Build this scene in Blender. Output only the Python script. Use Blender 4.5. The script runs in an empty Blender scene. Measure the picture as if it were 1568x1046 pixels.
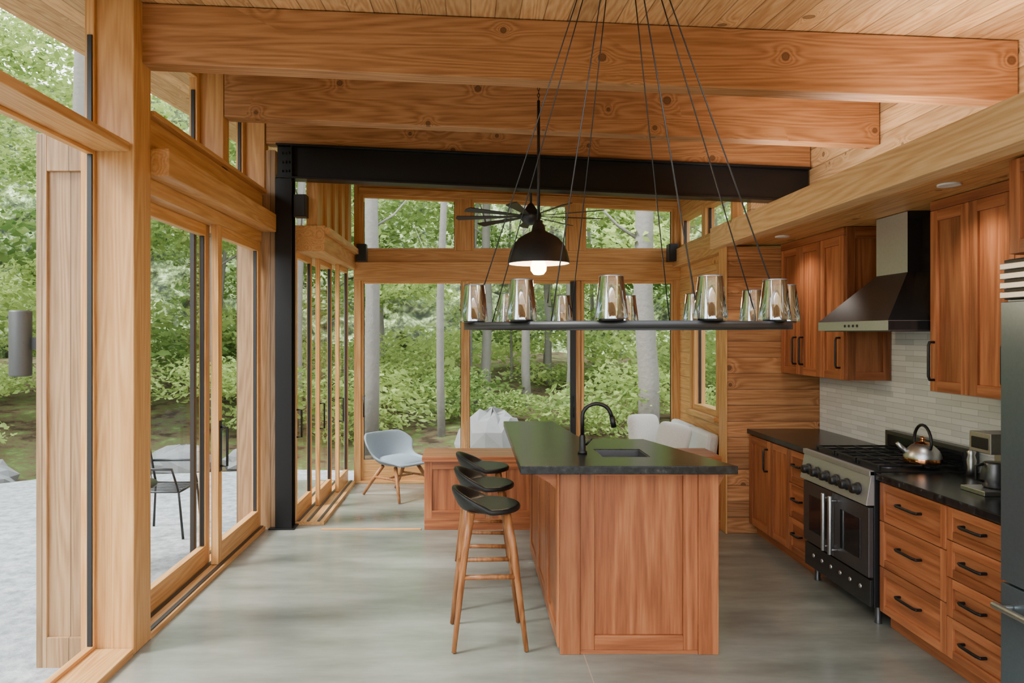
import bpy, math, random
from mathutils import Vector, Matrix
random.seed(7)
sc=bpy.context.scene
# ------------------------------------------------------------------ materials
def newmat(name):
    m=bpy.data.materials.new(name); m.use_nodes=True
    nt=m.node_tree; b=nt.nodes['Principled BSDF']
    return m,nt,b
def N(nt,t,**kw):
    n=nt.nodes.new(t)
    for k,v in kw.items(): setattr(n,k,v)
    return n
def math_(nt,op,a,b=None,c=None):
    n=nt.nodes.new('ShaderNodeMath'); n.operation=op
    for i,v in enumerate((a,b,c)):
        if v is None: continue
        if isinstance(v,(int,float)): n.inputs[i].default_value=v
        else: nt.links.new(v,n.inputs[i])
    return n.outputs[0]
def mixc(nt,f,a,b,blend='MIX'):
    n=nt.nodes.new('ShaderNodeMix'); n.data_type='RGBA'; n.blend_type=blend
    for i,v in ((0,f),(6,a),(7,b)):
        if isinstance(v,(int,float)): n.inputs[i].default_value=v
        elif isinstance(v,tuple): n.inputs[i].default_value=(*v,1) if len(v)==3 else v
        else: nt.links.new(v,n.inputs[i])
    return n.outputs[2]
def ramp(nt,f,stops):
    n=nt.nodes.new('ShaderNodeValToRGB'); e=n.color_ramp.elements
    while len(e)<len(stops): e.new(.5)
    for i,(p,c) in enumerate(stops):
        e[i].position=p; e[i].color=(*c,1) if isinstance(c,tuple) else (c,c,c,1)
    nt.links.new(f,n.inputs[0]); return n.outputs[0]
def plain(name,col,rough=.5,metal=0,spec=.5,emit=None,es=0,bump=0,bscale=80):
    m,nt,b=newmat(name)
    tc=N(nt,'ShaderNodeTexCoord'); no=N(nt,'ShaderNodeTexNoise'); no.inputs['Scale'].default_value=bscale
    nt.links.new(tc.outputs['Object'],no.inputs['Vector'])
    c=mixc(nt,no.outputs[0],tuple(x*.88 for x in col),tuple(min(1,x*1.1) for x in col))
    nt.links.new(c,b.inputs['Base Color'])
    b.inputs['Roughness'].default_value=rough; b.inputs['Metallic'].default_value=metal
    b.inputs['Specular IOR Level'].default_value=spec
    if emit: b.inputs['Emission Color'].default_value=(*emit,1); b.inputs['Emission Strength'].default_value=es
    if bump:
        bp=N(nt,'ShaderNodeBump'); bp.inputs['Strength'].default_value=bump; bp.inputs['Distance'].default_value=.01
        nt.links.new(no.outputs[0],bp.inputs['Height']); nt.links.new(bp.outputs[0],b.inputs['Normal'])
    return m
def wood(name,dark,mid,light,axis='x',plank=None,paxis='z',knots=0,rough=.42,var=.25,grain=1.0,kd=.45):
    m,nt,b=newmat(name); L=nt.links
    tc=N(nt,'ShaderNodeTexCoord'); sep=N(nt,'ShaderNodeSeparateXYZ'); L.new(tc.outputs['Object'],sep.inputs[0])
    geo=N(nt,'ShaderNodeNewGeometry'); rnd=geo.outputs['Random Per Island']
    ax={'x':0,'y':1,'z':2}
    off=math_(nt,'MULTIPLY',rnd,37.0); pr=None
    if plank:
        q=math_(nt,'DIVIDE',sep.outputs[ax[paxis]],plank)
        fl=math_(nt,'FLOOR',q); wn=N(nt,'ShaderNodeTexWhiteNoise',noise_dimensions='1D'); L.new(fl,wn.inputs['W'])
        pr=wn.outputs['Value']; off=math_(nt,'ADD',off,math_(nt,'MULTIPLY',pr,23.0))
        fr=math_(nt,'FRACT',q); seam=math_(nt,'LESS_THAN',fr,.045)
    comb=N(nt,'ShaderNodeCombineXYZ')
    for a in 'xyz':
        i=ax[a]; s=.5 if a==axis else 9.0
        L.new(math_(nt,'MULTIPLY_ADD',sep.outputs[i],s,off),comb.inputs[i])
    vec=comb.outputs[0]
    kn=None
    if knots:
        oth=[i for i in range(3) if i!=ax[axis]]
        c2=N(nt,'ShaderNodeCombineXYZ')
        L.new(math_(nt,'MULTIPLY_ADD',sep.outputs[ax[axis]],1/.42,math_(nt,'MULTIPLY',off,3.1)),c2.inputs[0])
        s2=math_(nt,'ADD',sep.outputs[oth[0]],sep.outputs[oth[1]])
        L.new(math_(nt,'MULTIPLY',s2,1/.42),c2.inputs[1])
        vo=N(nt,'ShaderNodeTexVoronoi',voronoi_dimensions='2D',feature='F1'); vo.inputs['Scale'].default_value=knots
        L.new(c2.outputs[0],vo.inputs['Vector'])
        vs=N(nt,'ShaderNodeSeparateXYZ'); L.new(vo.outputs['Color'],vs.inputs[0])
        kn=math_(nt,'ADD',vo.outputs['Distance'],math_(nt,'MULTIPLY',math_(nt,'LESS_THAN',vs.outputs[0],kd),1.0))
        kn=math_(nt,'MULTIPLY',kn,math_(nt,'MULTIPLY_ADD',vs.outputs[1],.8,.65))
    no=N(nt,'ShaderNodeTexNoise'); no.inputs['Scale'].default_value=.7; no.inputs['Detail'].default_value=1.5; no.inputs['Distortion'].default_value=.1
    L.new(vec,no.inputs['Vector'])
    ph=math_(nt,'MULTIPLY',no.outputs[0],95*grain)
    if kn is not None:
        inf=math_(nt,'POWER',2.718,math_(nt,'MULTIPLY',kn,-11.0)); ph=math_(nt,'ADD',ph,math_(nt,'MULTIPLY',inf,34.0))
    rings=math_(nt,'MULTIPLY_ADD',math_(nt,'SINE',ph),.5,.5)
    fine=N(nt,'ShaderNodeTexNoise'); fine.inputs['Scale'].default_value=9; fine.inputs['Detail'].default_value=4
    L.new(vec,fine.inputs['Vector'])
    fac=math_(nt,'ADD',math_(nt,'MULTIPLY',rings,.30),math_(nt,'MULTIPLY',fine.outputs[0],.70))
    col=ramp(nt,fac,[(.2,dark),(.5,mid),(.8,light)])
    v=rnd if pr is None else pr
    hv=math_(nt,'MULTIPLY_ADD',v,var,1-var*.55)
    cc=N(nt,'ShaderNodeCombineXYZ')
    for i in range(3): L.new(hv,cc.inputs[i])
    col=mixc(nt,1.0,col,cc.outputs[0],'MULTIPLY')
    if kn is not None:
        k=ramp(nt,kn,[(.0,1.0),(.035,.9),(.055,.0)])
        k2=ramp(nt,kn,[(.03,0.0),(.045,1.0),(.06,0.0)])
        col=mixc(nt,math_(nt,'MULTIPLY',k,.8),col,tuple(x*.4 for x in dark))
        col=mixc(nt,math_(nt,'MULTIPLY',k2,.7),col,tuple(x*.15 for x in dark))
    if plank: col=mixc(nt,math_(nt,'MULTIPLY',seam,.7),col,tuple(x*.25 for x in dark))
    L.new(col,b.inputs['Base Color'])
    b.inputs['Roughness'].default_value=rough; b.inputs['Specular IOR Level'].default_value=.35
    bp=N(nt,'ShaderNodeBump'); bp.inputs['Strength'].default_value=.1; bp.inputs['Distance'].default_value=.003
    L.new(fac,bp.inputs['Height']); L.new(bp.outputs[0],b.inputs['Normal'])
    return m
FIR=((.45,.205,.063),(.58,.29,.098),(.67,.38,.15))
BEAM=((.27,.112,.038),(.42,.190,.072),(.53,.27,.118))
PALE=((.56,.32,.135),(.69,.43,.20),(.79,.54,.29))
CHER=((.19,.055,.019),(.315,.100,.036),(.43,.160,.064))
fir={a:wood('fir_'+a,*FIR,axis=a) for a in 'xyz'}
beamm=wood('beam_fir',*BEAM,axis='x',knots=1.0,rough=.55,kd=.3)
beamy=wood('header_fir',*PALE,axis='y',knots=.8,rough=.5)
cher={a:wood('cherry_'+a,*CHER,axis=a,rough=.36,var=.45,grain=.4) for a in 'xyz'}
ceilm=wood('ceiling_planks',(.44,.215,.08),(.60,.33,.135),(.72,.45,.21),axis='y',plank=.135,paxis='x',knots=.9,rough=.5,var=.36)
soffm=wood('soffit_planks',*FIR,axis='y',plank=.12,paxis='x',knots=.9,rough=.5)
logm=wood('log_boards',(.42,.235,.10),(.58,.35,.165),(.69,.45,.24),axis='y',plank=.17,paxis='z',knots=1.2,rough=.55,var=.4)
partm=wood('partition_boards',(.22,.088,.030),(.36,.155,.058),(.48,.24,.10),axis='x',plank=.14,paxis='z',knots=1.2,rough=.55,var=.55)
nookm=wood('nook_boards',*FIR,axis='y',plank=.14,paxis='z',knots=1.0)
sidm=wood('vertical_siding',*FIR,axis='z',plank=.16,paxis='y')
siding_x=wood('vertical_siding_ext',(.22,.12,.055),(.32,.185,.09),(.40,.245,.13),axis='z',plank=.15,paxis='x')
black=plain('black_steel',(.007,.007,.008),.38,.3)
blackm=plain('black_matte',(.006,.006,.007),.45)
leather=plain('black_leather',(.008,.008,.008),.42,bump=.1,spec=.35)
steel=plain('stainless',(.56,.57,.58),.36,1)
dsteel=plain('dark_stainless',(.12,.12,.125),.38,.85)
panelm=plain('range_panel_steel',(.42,.42,.42),.5,.85)
chim=plain('brushed_steel',(.52,.54,.56),.42,.9)
gloss=plain('black_gloss_steel',(.012,.013,.014),.12)
fridgem=plain('fridge_steel',(.14,.175,.20),.30,.7)
cloth=plain('white_linen',(.74,.73,.70),.9,bump=.4)
shellm=plain('grey_blue_upholstery',(.24,.30,.35),.8,bump=.3)
copper=plain('copper',(.75,.30,.13),.15,1)
rubber=plain('track_metal',(.06,.06,.06),.4,.7)
whitem=plain('pale_enamel',(.62,.62,.58),.4)
ovenglass=plain('oven_glass',(.01,.01,.012),.05)
bulb=plain('warm_bulb',(1,.8,.5),.5,emit=(1,.66,.34),es=22)
domein=plain('dome_inside',(.75,.70,.62),.5)
rockm=plain('pale_rock',(.20,.20,.195),.9,bump=1,bscale=6)
bark=plain('bark',(.16,.145,.125),.95,bump=1,bscale=14)
def granite():
    m,nt,b=newmat('black_granite'); tc=N(nt,'ShaderNodeTexCoord'); no=N(nt,'ShaderNodeTexNoise')
    no.inputs['Scale'].default_value=28; no.inputs['Detail'].default_value=8; nt.links.new(tc.outputs['Object'],no.inputs['Vector'])
    nt.links.new(ramp(nt,no.outputs[0],[(.4,(.006,.006,.007)),(.62,(.018,.019,.02)),(.75,(.06,.062,.065))]),b.inputs['Base Color'])
    b.inputs['Roughness'].default_value=.24; b.inputs['Specular IOR Level'].default_value=.32; return m
granitem=granite()
def concrete():
    m,nt,b=newmat('polished_concrete'); L=nt.links; tc=N(nt,'ShaderNodeTexCoord')
    n1=N(nt,'ShaderNodeTexNoise'); n1.inputs['Scale'].default_value=1.5; n1.inputs['Detail'].default_value=8; n1.inputs['Roughness'].default_value=.6
    mp=N(nt,'ShaderNodeMapping'); mp.inputs['Scale'].default_value=(.55,1.9,1); L.new(tc.outputs['Object'],mp.inputs[0]); L.new(mp.outputs[0],n1.inputs['Vector'])
    n2=N(nt,'ShaderNodeTexNoise'); n2.inputs['Scale'].default_value=18; n2.inputs['Detail'].default_value=5; L.new(tc.outputs['Object'],n2.inputs['Vector'])
    c=ramp(nt,n1.outputs[0],[(.3,(.115,.12,.10)),(.5,(.195,.202,.172)),(.7,(.29,.298,.257))])
    c=mixc(nt,math_(nt,'MULTIPLY',n2.outputs[0],.3),c,(.14,.145,.122))
    sep=N(nt,'ShaderNodeSeparateXYZ'); L.new(tc.outputs['Object'],sep.inputs[0])
    j=math_(nt,'LESS_THAN',math_(nt,'ABSOLUTE',math_(nt,'SUBTRACT',sep.outputs[0],.62)),.003)
    c=mixc(nt,math_(nt,'MULTIPLY',j,.5),c,(.4,.3,.2))
    L.new(c,b.inputs['Base Color'])
    L.new(math_(nt,'MULTIPLY_ADD',n1.outputs[0],.28,.08),b.inputs['Roughness']); b.inputs['Specular IOR Level'].default_value=.65
    return m
concm=concrete()
def tiles():
    m,nt,b=newmat('backsplash_tile'); L=nt.links; tc=N(nt,'ShaderNodeTexCoord'); sep=N(nt,'ShaderNodeSeparateXYZ'); L.new(tc.outputs['Object'],sep.inputs[0])
    cb=N(nt,'ShaderNodeCombineXYZ'); L.new(sep.outputs[1],cb.inputs[0]); L.new(sep.outputs[2],cb.inputs[1])
    br=N(nt,'ShaderNodeTexBrick'); br.offset=.37
    for k,v in {'Scale':1,'Brick Width':.24,'Row Height':.038,'Mortar Size':.0014,'Bias':0}.items(): br.inputs[k].default_value=v
    br.inputs['Color1'].default_value=(.76,.77,.75,1); br.inputs['Color2'].default_value=(.58,.60,.58,1); br.inputs['Mortar'].default_value=(.38,.38,.36,1)
    L.new(cb.outputs[0],br.inputs['Vector']); L.new(br.outputs['Color'],b.inputs['Base Color']); b.inputs['Roughness'].default_value=.3
    bp=N(nt,'ShaderNodeBump'); bp.inputs['Strength'].default_value=.5; bp.inputs['Distance'].default_value=.004; bp.invert=True
    L.new(br.outputs['Fac'],bp.inputs['Height']); L.new(bp.outputs[0],b.inputs['Normal']); return m
tilem=tiles()
def glassm(name,tint=(1,1,1),ior=1.45,boost=1.0,base=0,gc=(1,1,1)):
    m,nt,b=newmat(name); nt.nodes.remove(b); L=nt.links; out=nt.nodes['Material Output']
    t=N(nt,'ShaderNodeBsdfTransparent'); t.inputs[0].default_value=(*tint,1)
    g=N(nt,'ShaderNodeBsdfGlossy'); g.inputs['Roughness'].default_value=.01; g.inputs[0].default_value=(*gc,1)
    f=N(nt,'ShaderNodeFresnel'); f.inputs[0].default_value=ior
    mx=N(nt,'ShaderNodeMixShader'); L.new(math_(nt,'MULTIPLY_ADD',f.outputs[0],boost,base),mx.inputs[0]); L.new(t.outputs[0],mx.inputs[1]); L.new(g.outputs[0],mx.inputs[2])
    L.new(mx.outputs[0],out.inputs[0]); return m
glass=glassm('window_glass',(.98,.99,.985),1.35,.28)
smoke=glassm('silvered_glass',(.80,.82,.84),1.6,.9,.36,(.86,.93,1.0))
def leafm(name,c1,c2):
    m,nt,b=newmat(name); nt.nodes.remove(b); L=nt.links; out=nt.nodes['Material Output']
    oi=N(nt,'ShaderNodeObjectInfo'); geo=N(nt,'ShaderNodeNewGeometry')
    f=math_(nt,'ADD',math_(nt,'MULTIPLY',oi.outputs['Random'],.6),math_(nt,'MULTIPLY',geo.outputs['Random Per Island'],.4))
    c=mixc(nt,f,c1,c2)
    d=N(nt,'ShaderNodeBsdfDiffuse'); t=N(nt,'ShaderNodeBsdfTranslucent'); L.new(c,d.inputs[0]); L.new(c,t.inputs[0])
    mx=N(nt,'ShaderNodeMixShader'); mx.inputs[0].default_value=.5; L.new(d.outputs[0],mx.inputs[1]); L.new(t.outputs[0],mx.inputs[2]); L.new(mx.outputs[0],out.inputs[0]); return m
leaf=leafm('leaves',(.06,.125,.03),(.50,.60,.19))
def hillm():
    m,nt,b=newmat('forest_hillside'); L=nt.links; tc=N(nt,'ShaderNodeTexCoord')
    n1=N(nt,'ShaderNodeTexNoise'); n1.inputs['Scale'].default_value=2.2; n1.inputs['Detail'].default_value=14; n1.inputs['Roughness'].default_value=.8; L.new(tc.outputs['Object'],n1.inputs['Vector'])
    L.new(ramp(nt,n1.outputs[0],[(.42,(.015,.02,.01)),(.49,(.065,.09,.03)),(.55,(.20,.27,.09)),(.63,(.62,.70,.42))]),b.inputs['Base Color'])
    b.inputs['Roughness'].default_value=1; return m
hillmat=hillm()
def groundm(name,cols,sc_=3):
    m,nt,b=newmat(name); L=nt.links; tc=N(nt,'ShaderNodeTexCoord')
    n1=N(nt,'ShaderNodeTexNoise'); n1.inputs['Scale'].default_value=sc_; n1.inputs['Detail'].default_value=12; n1.inputs['Roughness'].default_value=.7; L.new(tc.outputs['Object'],n1.inputs['Vector'])
    L.new(ramp(nt,n1.outputs[0],cols),b.inputs['Base Color']); b.inputs['Roughness'].default_value=1; b.inputs['Specular IOR Level'].default_value=.1
    bp=N(nt,'ShaderNodeBump'); bp.inputs['Strength'].default_value=.6; bp.inputs['Distance'].default_value=.05; L.new(n1.outputs[0],bp.inputs['Height']); L.new(bp.outputs[0],b.inputs['Normal']); return m
forestg=groundm('forest_floor',[(.38,(.035,.025,.014)),(.48,(.10,.068,.04)),(.56,(.08,.10,.032)),(.68,(.16,.19,.07))],2.4)
gravel=groundm('pale_gravel',[(.35,(.24,.25,.26)),(.5,(.38,.39,.40)),(.65,(.54,.545,.55))],9)
# ------------------------------------------------------------------ mesh builder
class MB:
    def __init__(s,name,parent=None): s.n=name; s.v=[]; s.f=[]; s.mi=[]; s.sm=[]; s.mats=[]; s.parent=parent
    def _m(s,mat):
        if mat not in s.mats: s.mats.append(mat)
        return s.mats.index(mat)
    def add(s,vs,fs,mat,smooth=False):
        o=len(s.v); s.v+= [tuple(v) for v in vs]; i=s._m(mat)
        for f in fs: s.f.append(tuple(o+k for k in f)); s.mi.append(i); s.sm.append(smooth)
        return s
    def hexa(s,v,mat):
        return s.add(v,[(3,2,1,0),(4,5,6,7),(0,1,5,4),(1,2,6,5),(2,3,7,6),(3,0,4,7)],mat)
    def box(s,x0,x1,y0,y1,z0,z1,mat):
        return s.hexa([(x0,y0,z0),(x1,y0,z0),(x1,y1,z0),(x0,y1,z0),(x0,y0,z1),(x1,y0,z1),(x1,y1,z1),(x0,y1,z1)],mat)
    def rbox(s,c,size,rot,mat):
        R=Matrix.Rotation(rot[2],3,'Z')@Matrix.Rotation(rot[1],3,'Y')@Matrix.Rotation(rot[0],3,'X'); a,b_,d=[q/2 for q in size]
        vs=[(-a,-b_,-d),(a,-b_,-d),(a,b_,-d),(-a,b_,-d),(-a,-b_,d),(a,-b_,d),(a,b_,d),(-a,b_,d)]
        return s.hexa([tuple(R@Vector(q)+Vector(c)) for q in vs],mat)
    def prism(s,poly,z0,z1,mat):
        n=len(poly); vs=[(x,y,z0) for x,y in poly]+[(x,y,z1) for x,y in poly]
        fs=[tuple(range(n-1,-1,-1)),tuple(range(n,2*n))]+[(i,(i+1)%n,n+(i+1)%n,n+i) for i in range(n)]
        return s.add(vs,fs,mat)
    def tube(s,pts,r,mat,seg=10,caps=True,closed=False):
        pts=[Vector(p) for p in pts]; n=len(pts); rs=r if isinstance(r,(list,tuple)) else [r]*n
        vs=[];fs=[]; prev=None
        for i,p in enumerate(pts):
            if closed: t=(pts[(i+1)%n]-pts[i-1]).normalized()
            else: t=(pts[min(i+1,n-1)]-pts[max(i-1,0)]).normalized()
            if prev is None:
                a=Vector((0,0,1)) if abs(t.z)<.9 else Vector((1,0,0)); u=t.cross(a).normalized()
            else: u=(prev-t*prev.dot(t)).normalized()
            prev=u; w=t.cross(u)
            for k in range(seg):
                an=2*math.pi*k/seg; vs.append(p+(u*math.cos(an)+w*math.sin(an))*rs[i])
        m=n if closed else n-1
        for i in range(m):
            for k in range(seg):
                a=i*seg+k;b_=i*seg+(k+1)%seg;c=((i+1)%n)*seg+(k+1)%seg;d=((i+1)%n)*seg+k; fs.append((a,b_,c,d))
        if caps and not closed: fs+=[tuple(range(seg-1,-1,-1)),tuple((n-1)*seg+k for k in range(seg))]
        return s.add(vs,fs,mat,True)
    def rev(s,c,prof,mat,seg=28,axis='z'):
        vs=[];fs=[]; n=len(prof)
        for r,z in prof:
            for k in range(seg):
                a=2*math.pi*k/seg
                if axis=='z': vs.append((c[0]+r*math.cos(a),c[1]+r*math.sin(a),c[2]+z))
                elif axis=='x': vs.append((c[0]+z,c[1]+r*math.cos(a),c[2]+r*math.sin(a)))
        for i in range(n-1):
            for k in range(seg): fs.append((i*seg+k,i*seg+(k+1)%seg,(i+1)*seg+(k+1)%seg,(i+1)*seg+k))
        return s.add(vs,fs,mat,True)
    def obj(s,bevel=0,sub=0,solid=0):
        me=bpy.data.meshes.new(s.n); me.from_pydata(s.v,[],s.f)
        for m in s.mats: me.materials.append(m)
        for p,i,q in zip(me.polygons,s.mi,s.sm): p.material_index=i; p.use_smooth=q
        me.update(); o=bpy.data.objects.new(s.n,me); sc.collection.objects.link(o)
        if solid: q=o.modifiers.new('s','SOLIDIFY'); q.thickness=solid; q.offset=0
        if sub: q=o.modifiers.new('u','SUBSURF'); q.levels=sub; q.render_levels=sub
        if bevel: q=o.modifiers.new('b','BEVEL'); q.width=bevel; q.segments=2; q.limit_method='ANGLE'; q.angle_limit=.7
        if s.parent: o.parent=s.parent
        return o
def simple(name,x0,x1,y0,y1,z0,z1,mat,bevel=.004): return MB(name).box(x0,x1,y0,y1,z0,z1,mat).obj(bevel)
tn=[0]
def trim(x0,x1,y0,y1,z0,z1,mat,bevel=.004):
    tn[0]+=1; return simple('trim_%d'%tn[0],x0,x1,y0,y1,z0,z1,mat,bevel)
wn_=[0]
def win_y(x0,x1,z0,z1,y,fw=.05,dep=.07,z1b=None,mat=None,pref='window',fb=None):
    wn_[0]+=1; m=MB('%s_%d'%(pref,wn_[0])); z1b=z1 if z1b is None else z1b; fb=fb or fw
    fz=mat or fir['z']; fx=mat or fir['x']; ya,yb=y-dep/2,y+dep/2
    zt=lambda x: z1+(z1b-z1)*(x-x0)/(x1-x0)
    for a,b in ((x0,x0+fw),(x1-fw,x1)):
        m.hexa([(a,ya,z0),(b,ya,z0),(b,yb,z0),(a,yb,z0),(a,ya,zt(a)),(b,ya,zt(b)),(b,yb,zt(b)),(a,yb,zt(a))],fz)
    a,b=x0+fw,x1-fw
    m.box(a,b,ya,yb,z0,z0+fb,fx)
    m.hexa([(a,ya,zt(a)-fw),(b,ya,zt(b)-fw),(b,yb,zt(b)-fw),(a,yb,zt(a)-fw),(a,ya,zt(a)),(b,ya,zt(b)),(b,yb,zt(b)),(a,yb,zt(a))],fx)
    e=.006
    for q in ((a,a+e),(b-e,b)): m.box(q[0],q[1],y-.012,y+.012,z0+fb,min(zt(a),zt(b))-fw,blackm)
    m.box(a+e,b-e,y-.012,y+.012,z0+fb,z0+fb+e,blackm)
    m.add([(a,y,z0+fb),(b,y,z0+fb),(b,y,zt(b)-fw),(a,y,zt(a)-fw)],[(0,1,2,3)],glass)
    return m
def win_x(y0,y1,z0,z1,x,fw=.05,dep=.07,mat=None,pref='window',fb=None,z1b=None):
    wn_[0]+=1; m=MB('%s_%d'%(pref,wn_[0])); fb=fb or fw; z1b=z1 if z1b is None else z1b
    fz=mat or fir['z']; fy=mat or fir['y']; xa,xb=x-dep/2,x+dep/2
    zt=lambda y: z1+(z1b-z1)*(y-y0)/(y1-y0)
    for a,b in ((y0,y0+fw),(y1-fw,y1)):
        m.hexa([(xa,a,z0),(xb,a,z0),(xb,b,z0),(xa,b,z0),(xa,a,zt(a)),(xb,a,zt(a)),(xb,b,zt(b)),(xa,b,zt(b))],fz)
    a,b=y0+fw,y1-fw
    m.box(xa,xb,a,b,z0,z0+fb,fy)
    m.hexa([(xa,a,zt(a)-fw),(xb,a,zt(a)-fw),(xb,b,zt(b)-fw),(xa,b,zt(b)-fw),(xa,a,zt(a)),(xb,a,zt(a)),(xb,b,zt(b)),(xa,b,zt(b))],fy)
    e=.01
    for q in ((a,a+e),(b-e,b)): m.box(x-.014,x+.014,q[0],q[1],z0+fb,min(zt(a),zt(b))-fw,blackm)
    m.add([(x,a,z0+fb),(x,b,z0+fb),(x,b,zt(b)-fw),(x,a,zt(a)-fw)],[(0,1,2,3)],glass)
    return m
def B(x,y): return 3.26-.043*(x+1.83)+.08*(y-4.0)
def C(x,y): return B(x,y)+.34
# ------------------------------------------------------------------ shell
simple('floor',-2.12,3.2,-3.5,8.6,-.15,0,concm,0)
def ceil_piece(name,x0,x1,y0,y1,t=.12,mat=ceilm):
    q=[(x0,y0),(x1,y0),(x1,y1),(x0,y1)]
    return MB(name).hexa([(x,y,C(x,y)) for x,y in q]+[(x,y,C(x,y)+t) for x,y in q],mat).obj()
ceil_piece('ceiling',-2.75,3.3,1.6,9.2)
ceil_piece('ceiling_rear',-2.75,3.3,-3.7,-2.9)  # roof left open around the camera, shaped to let in sky fill
ceil_piece('ceiling_edge_left',-2.75,-1.9,-2.9,1.6)
ceil_piece('ceiling_edge_right',2.9,3.3,-2.9,1.6)
def beam(name,y,w=.13,h=.34,x0=-1.84,x1=3.06,mat=beamm,zo=0):
    q=[(x0,y),(x1,y),(x1,y+w),(x0,y+w)]
    MB(name).hexa([(a,b,B(a,y)+zo) for a,b in q]+[(a,b,B(a,y)+zo+h) for a,b in q],mat).obj(.005)
for y in (2.1,4.01,5.37,6.46,7.75): beam('ceiling_beam',y,h=.335 if y!=6.46 else .30)
for y in (-1.2,.6): beam('ceiling_beam',y,w=.13)
q0=-1.74;q1=3.05;ys=6.42
m=MB('steel_beam')
def sl(x): return 3.455-.046*(x+1.7)
def slab(m,x0,x1,y0,y1,a,b,mat):
    m.hexa([(x0,y0,sl(x0)-a),(x1,y0,sl(x1)-a),(x1,y1,sl(x1)-a),(x0,y1,sl(x0)-a),(x0,y0,sl(x0)-b),(x1,y0,sl(x1)-b),(x1,y1,sl(x1)-b),(x0,y1,sl(x0)-b)],mat)
slab(m,q0,q1,ys,ys+.16,.018,0,black); slab(m,q0,q1,ys,ys+.16,.31,.292,black); slab(m,q0,q1,ys+.06,ys+.08,.292,.018,black)
for x in (-1.60,): slab(m,x-.006,x+.006,ys+.005,ys+.06,.292,.018,black)
for i in range(3):
    for zz in (.08,.16,.24): m.rev((q0+.05+.03*i,ys+.055,sl(q0)-zz),[(0,-.005),(.011,-.005),(.011,.003)],black,8,'x')
m.obj(.002)
m=MB('steel_column'); m.box(-1.745,-1.597,6.42,6.432,0,3.14,black).box(-1.745,-1.597,6.548,6.56,0,3.14,black).box(-1.678,-1.664,6.432,6.548,0,3.14,black).box(-1.80,-1.57,6.40,6.58,0,.012,black); m.obj(.002)
MB('wall_right').hexa([(3.07,-3.5,0),(3.2,-3.5,0),(3.2,6.6,0),(3.07,6.6,0),(3.07,-3.5,C(3.07,-3.5)),(3.2,-3.5,C(3.2,-3.5)),(3.2,6.6,C(3.2,6.6)),(3.07,6.6,C(3.07,6.6))],logm).obj()
simple('backsplash',3.055,3.069,3.21,6.28,.90,2.0,tilem,0)
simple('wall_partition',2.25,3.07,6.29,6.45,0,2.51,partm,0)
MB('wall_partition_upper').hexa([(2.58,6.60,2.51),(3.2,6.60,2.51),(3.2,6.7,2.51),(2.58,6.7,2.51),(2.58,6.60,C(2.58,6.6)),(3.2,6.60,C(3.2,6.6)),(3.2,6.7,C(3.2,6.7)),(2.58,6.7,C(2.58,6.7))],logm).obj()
trim(2.235,2.249,6.28,6.46,0,2.51,fir['z'])
trim(2.17,2.30,-3.5,6.5,2.51,2.70,beamy)
simple('soffit_ceiling',2.30,3.07,-3.5,6.5,2.53,2.68,soffm,0)
m=MB('wall_nook')
m.box(2.45,2.57,6.6,7.08,0,2.72,nookm).box(2.45,2.57,7.88,8.5,0,2.72,nookm).box(2.45,2.57,7.08,7.88,0,.93,nookm).box(2.45,2.57,7.08,7.88,2.38,2.72,nookm)
m.hexa([(2.45,6.6,3.12),(2.57,6.6,3.12),(2.57,8.5,3.12),(2.45,8.5,3.12),(2.45,6.6,C(2.45,6.6)),(2.57,6.6,C(2.57,6.6)),(2.57,8.5,C(2.57,8.5)),(2.45,8.5,C(2.45,8.5))],nookm)
m.obj()
win_x(7.08,7.88,.93,2.38,2.50,fw=.06,dep=.12).obj(.003)
win_x(6.7,7.55,2.72,3.12,2.50,fw=.06,dep=.10).obj(.003); win_x(7.55,8.4,2.72,3.12,2.50,fw=.06,dep=.10).obj(.003)
trim(2.36,2.449,6.5,8.38,2.52,2.72,fir['y']); trim(2.38,2.449,7.02,7.94,.88,.93,fir['y'])
trim(2.425,2.449,7.02,7.08,.93,2.44,fir['z']); trim(2.425,2.449,7.88,7.94,.93,2.44,fir['z']); trim(2.425,2.449,7.08,7.88,2.38,2.44,fir['y'])
Y=8.46
trim(-1.36,-1.28,Y-.06,Y+.06,0,3.5,fir['z']); 
for a,b in ((-.154,.015),(1.154,1.33)): trim(a,b,Y-.05,Y+.06,2.72,3.42,fir['z'])
for a,b in ((-.075,-.04),): trim(a,b,Y-.04,Y+.06,0.03,2.37,fir['z'])
trim(1.24,1.30,Y-.02,Y+.06,0.03,2.37,fir['z']); simple('door_stile_black',1.17,1.235,Y-.075,Y-.032,.06,2.36,blackm)
trim(2.39,2.47,Y-.06,Y+.06,0,3.3,fir['z'])
trim(-1.36,2.45,Y-.09,Y+.06,2.37,2.56,fir['x']); trim(-1.28,2.40,Y-.04,Y+.06,2.56,2.72,fir['x'])
trim(-1.34,2.42,Y-.10,Y-.05,2.56,2.585,fir['x'])
zt=lambda x:3.38-.045*(x+1.29)
for a,b in ((-1.28,-.154),(.015,1.154),(1.33,2.39)):
    win_y(a,b,2.72,zt(a),Y,fw=.03,dep=.06,z1b=zt(b)).obj(.003)
MB('wall_back').hexa([(-1.36,Y-.04,zt(-1.36)),(2.47,Y-.04,zt(2.47)),(2.47,Y+.06,zt(2.47)),(-1.36,Y+.06,zt(-1.36)),(-1.36,Y-.04,C(-1.36,Y)),(2.47,Y-.04,C(2.47,Y)),(2.47,Y+.06,C(2.47,Y)),(-1.36,Y+.06,C(-1.36,Y))],wood('back_wall_boards',*FIR,axis='x',plank=.15,paxis='z')).obj()
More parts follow.
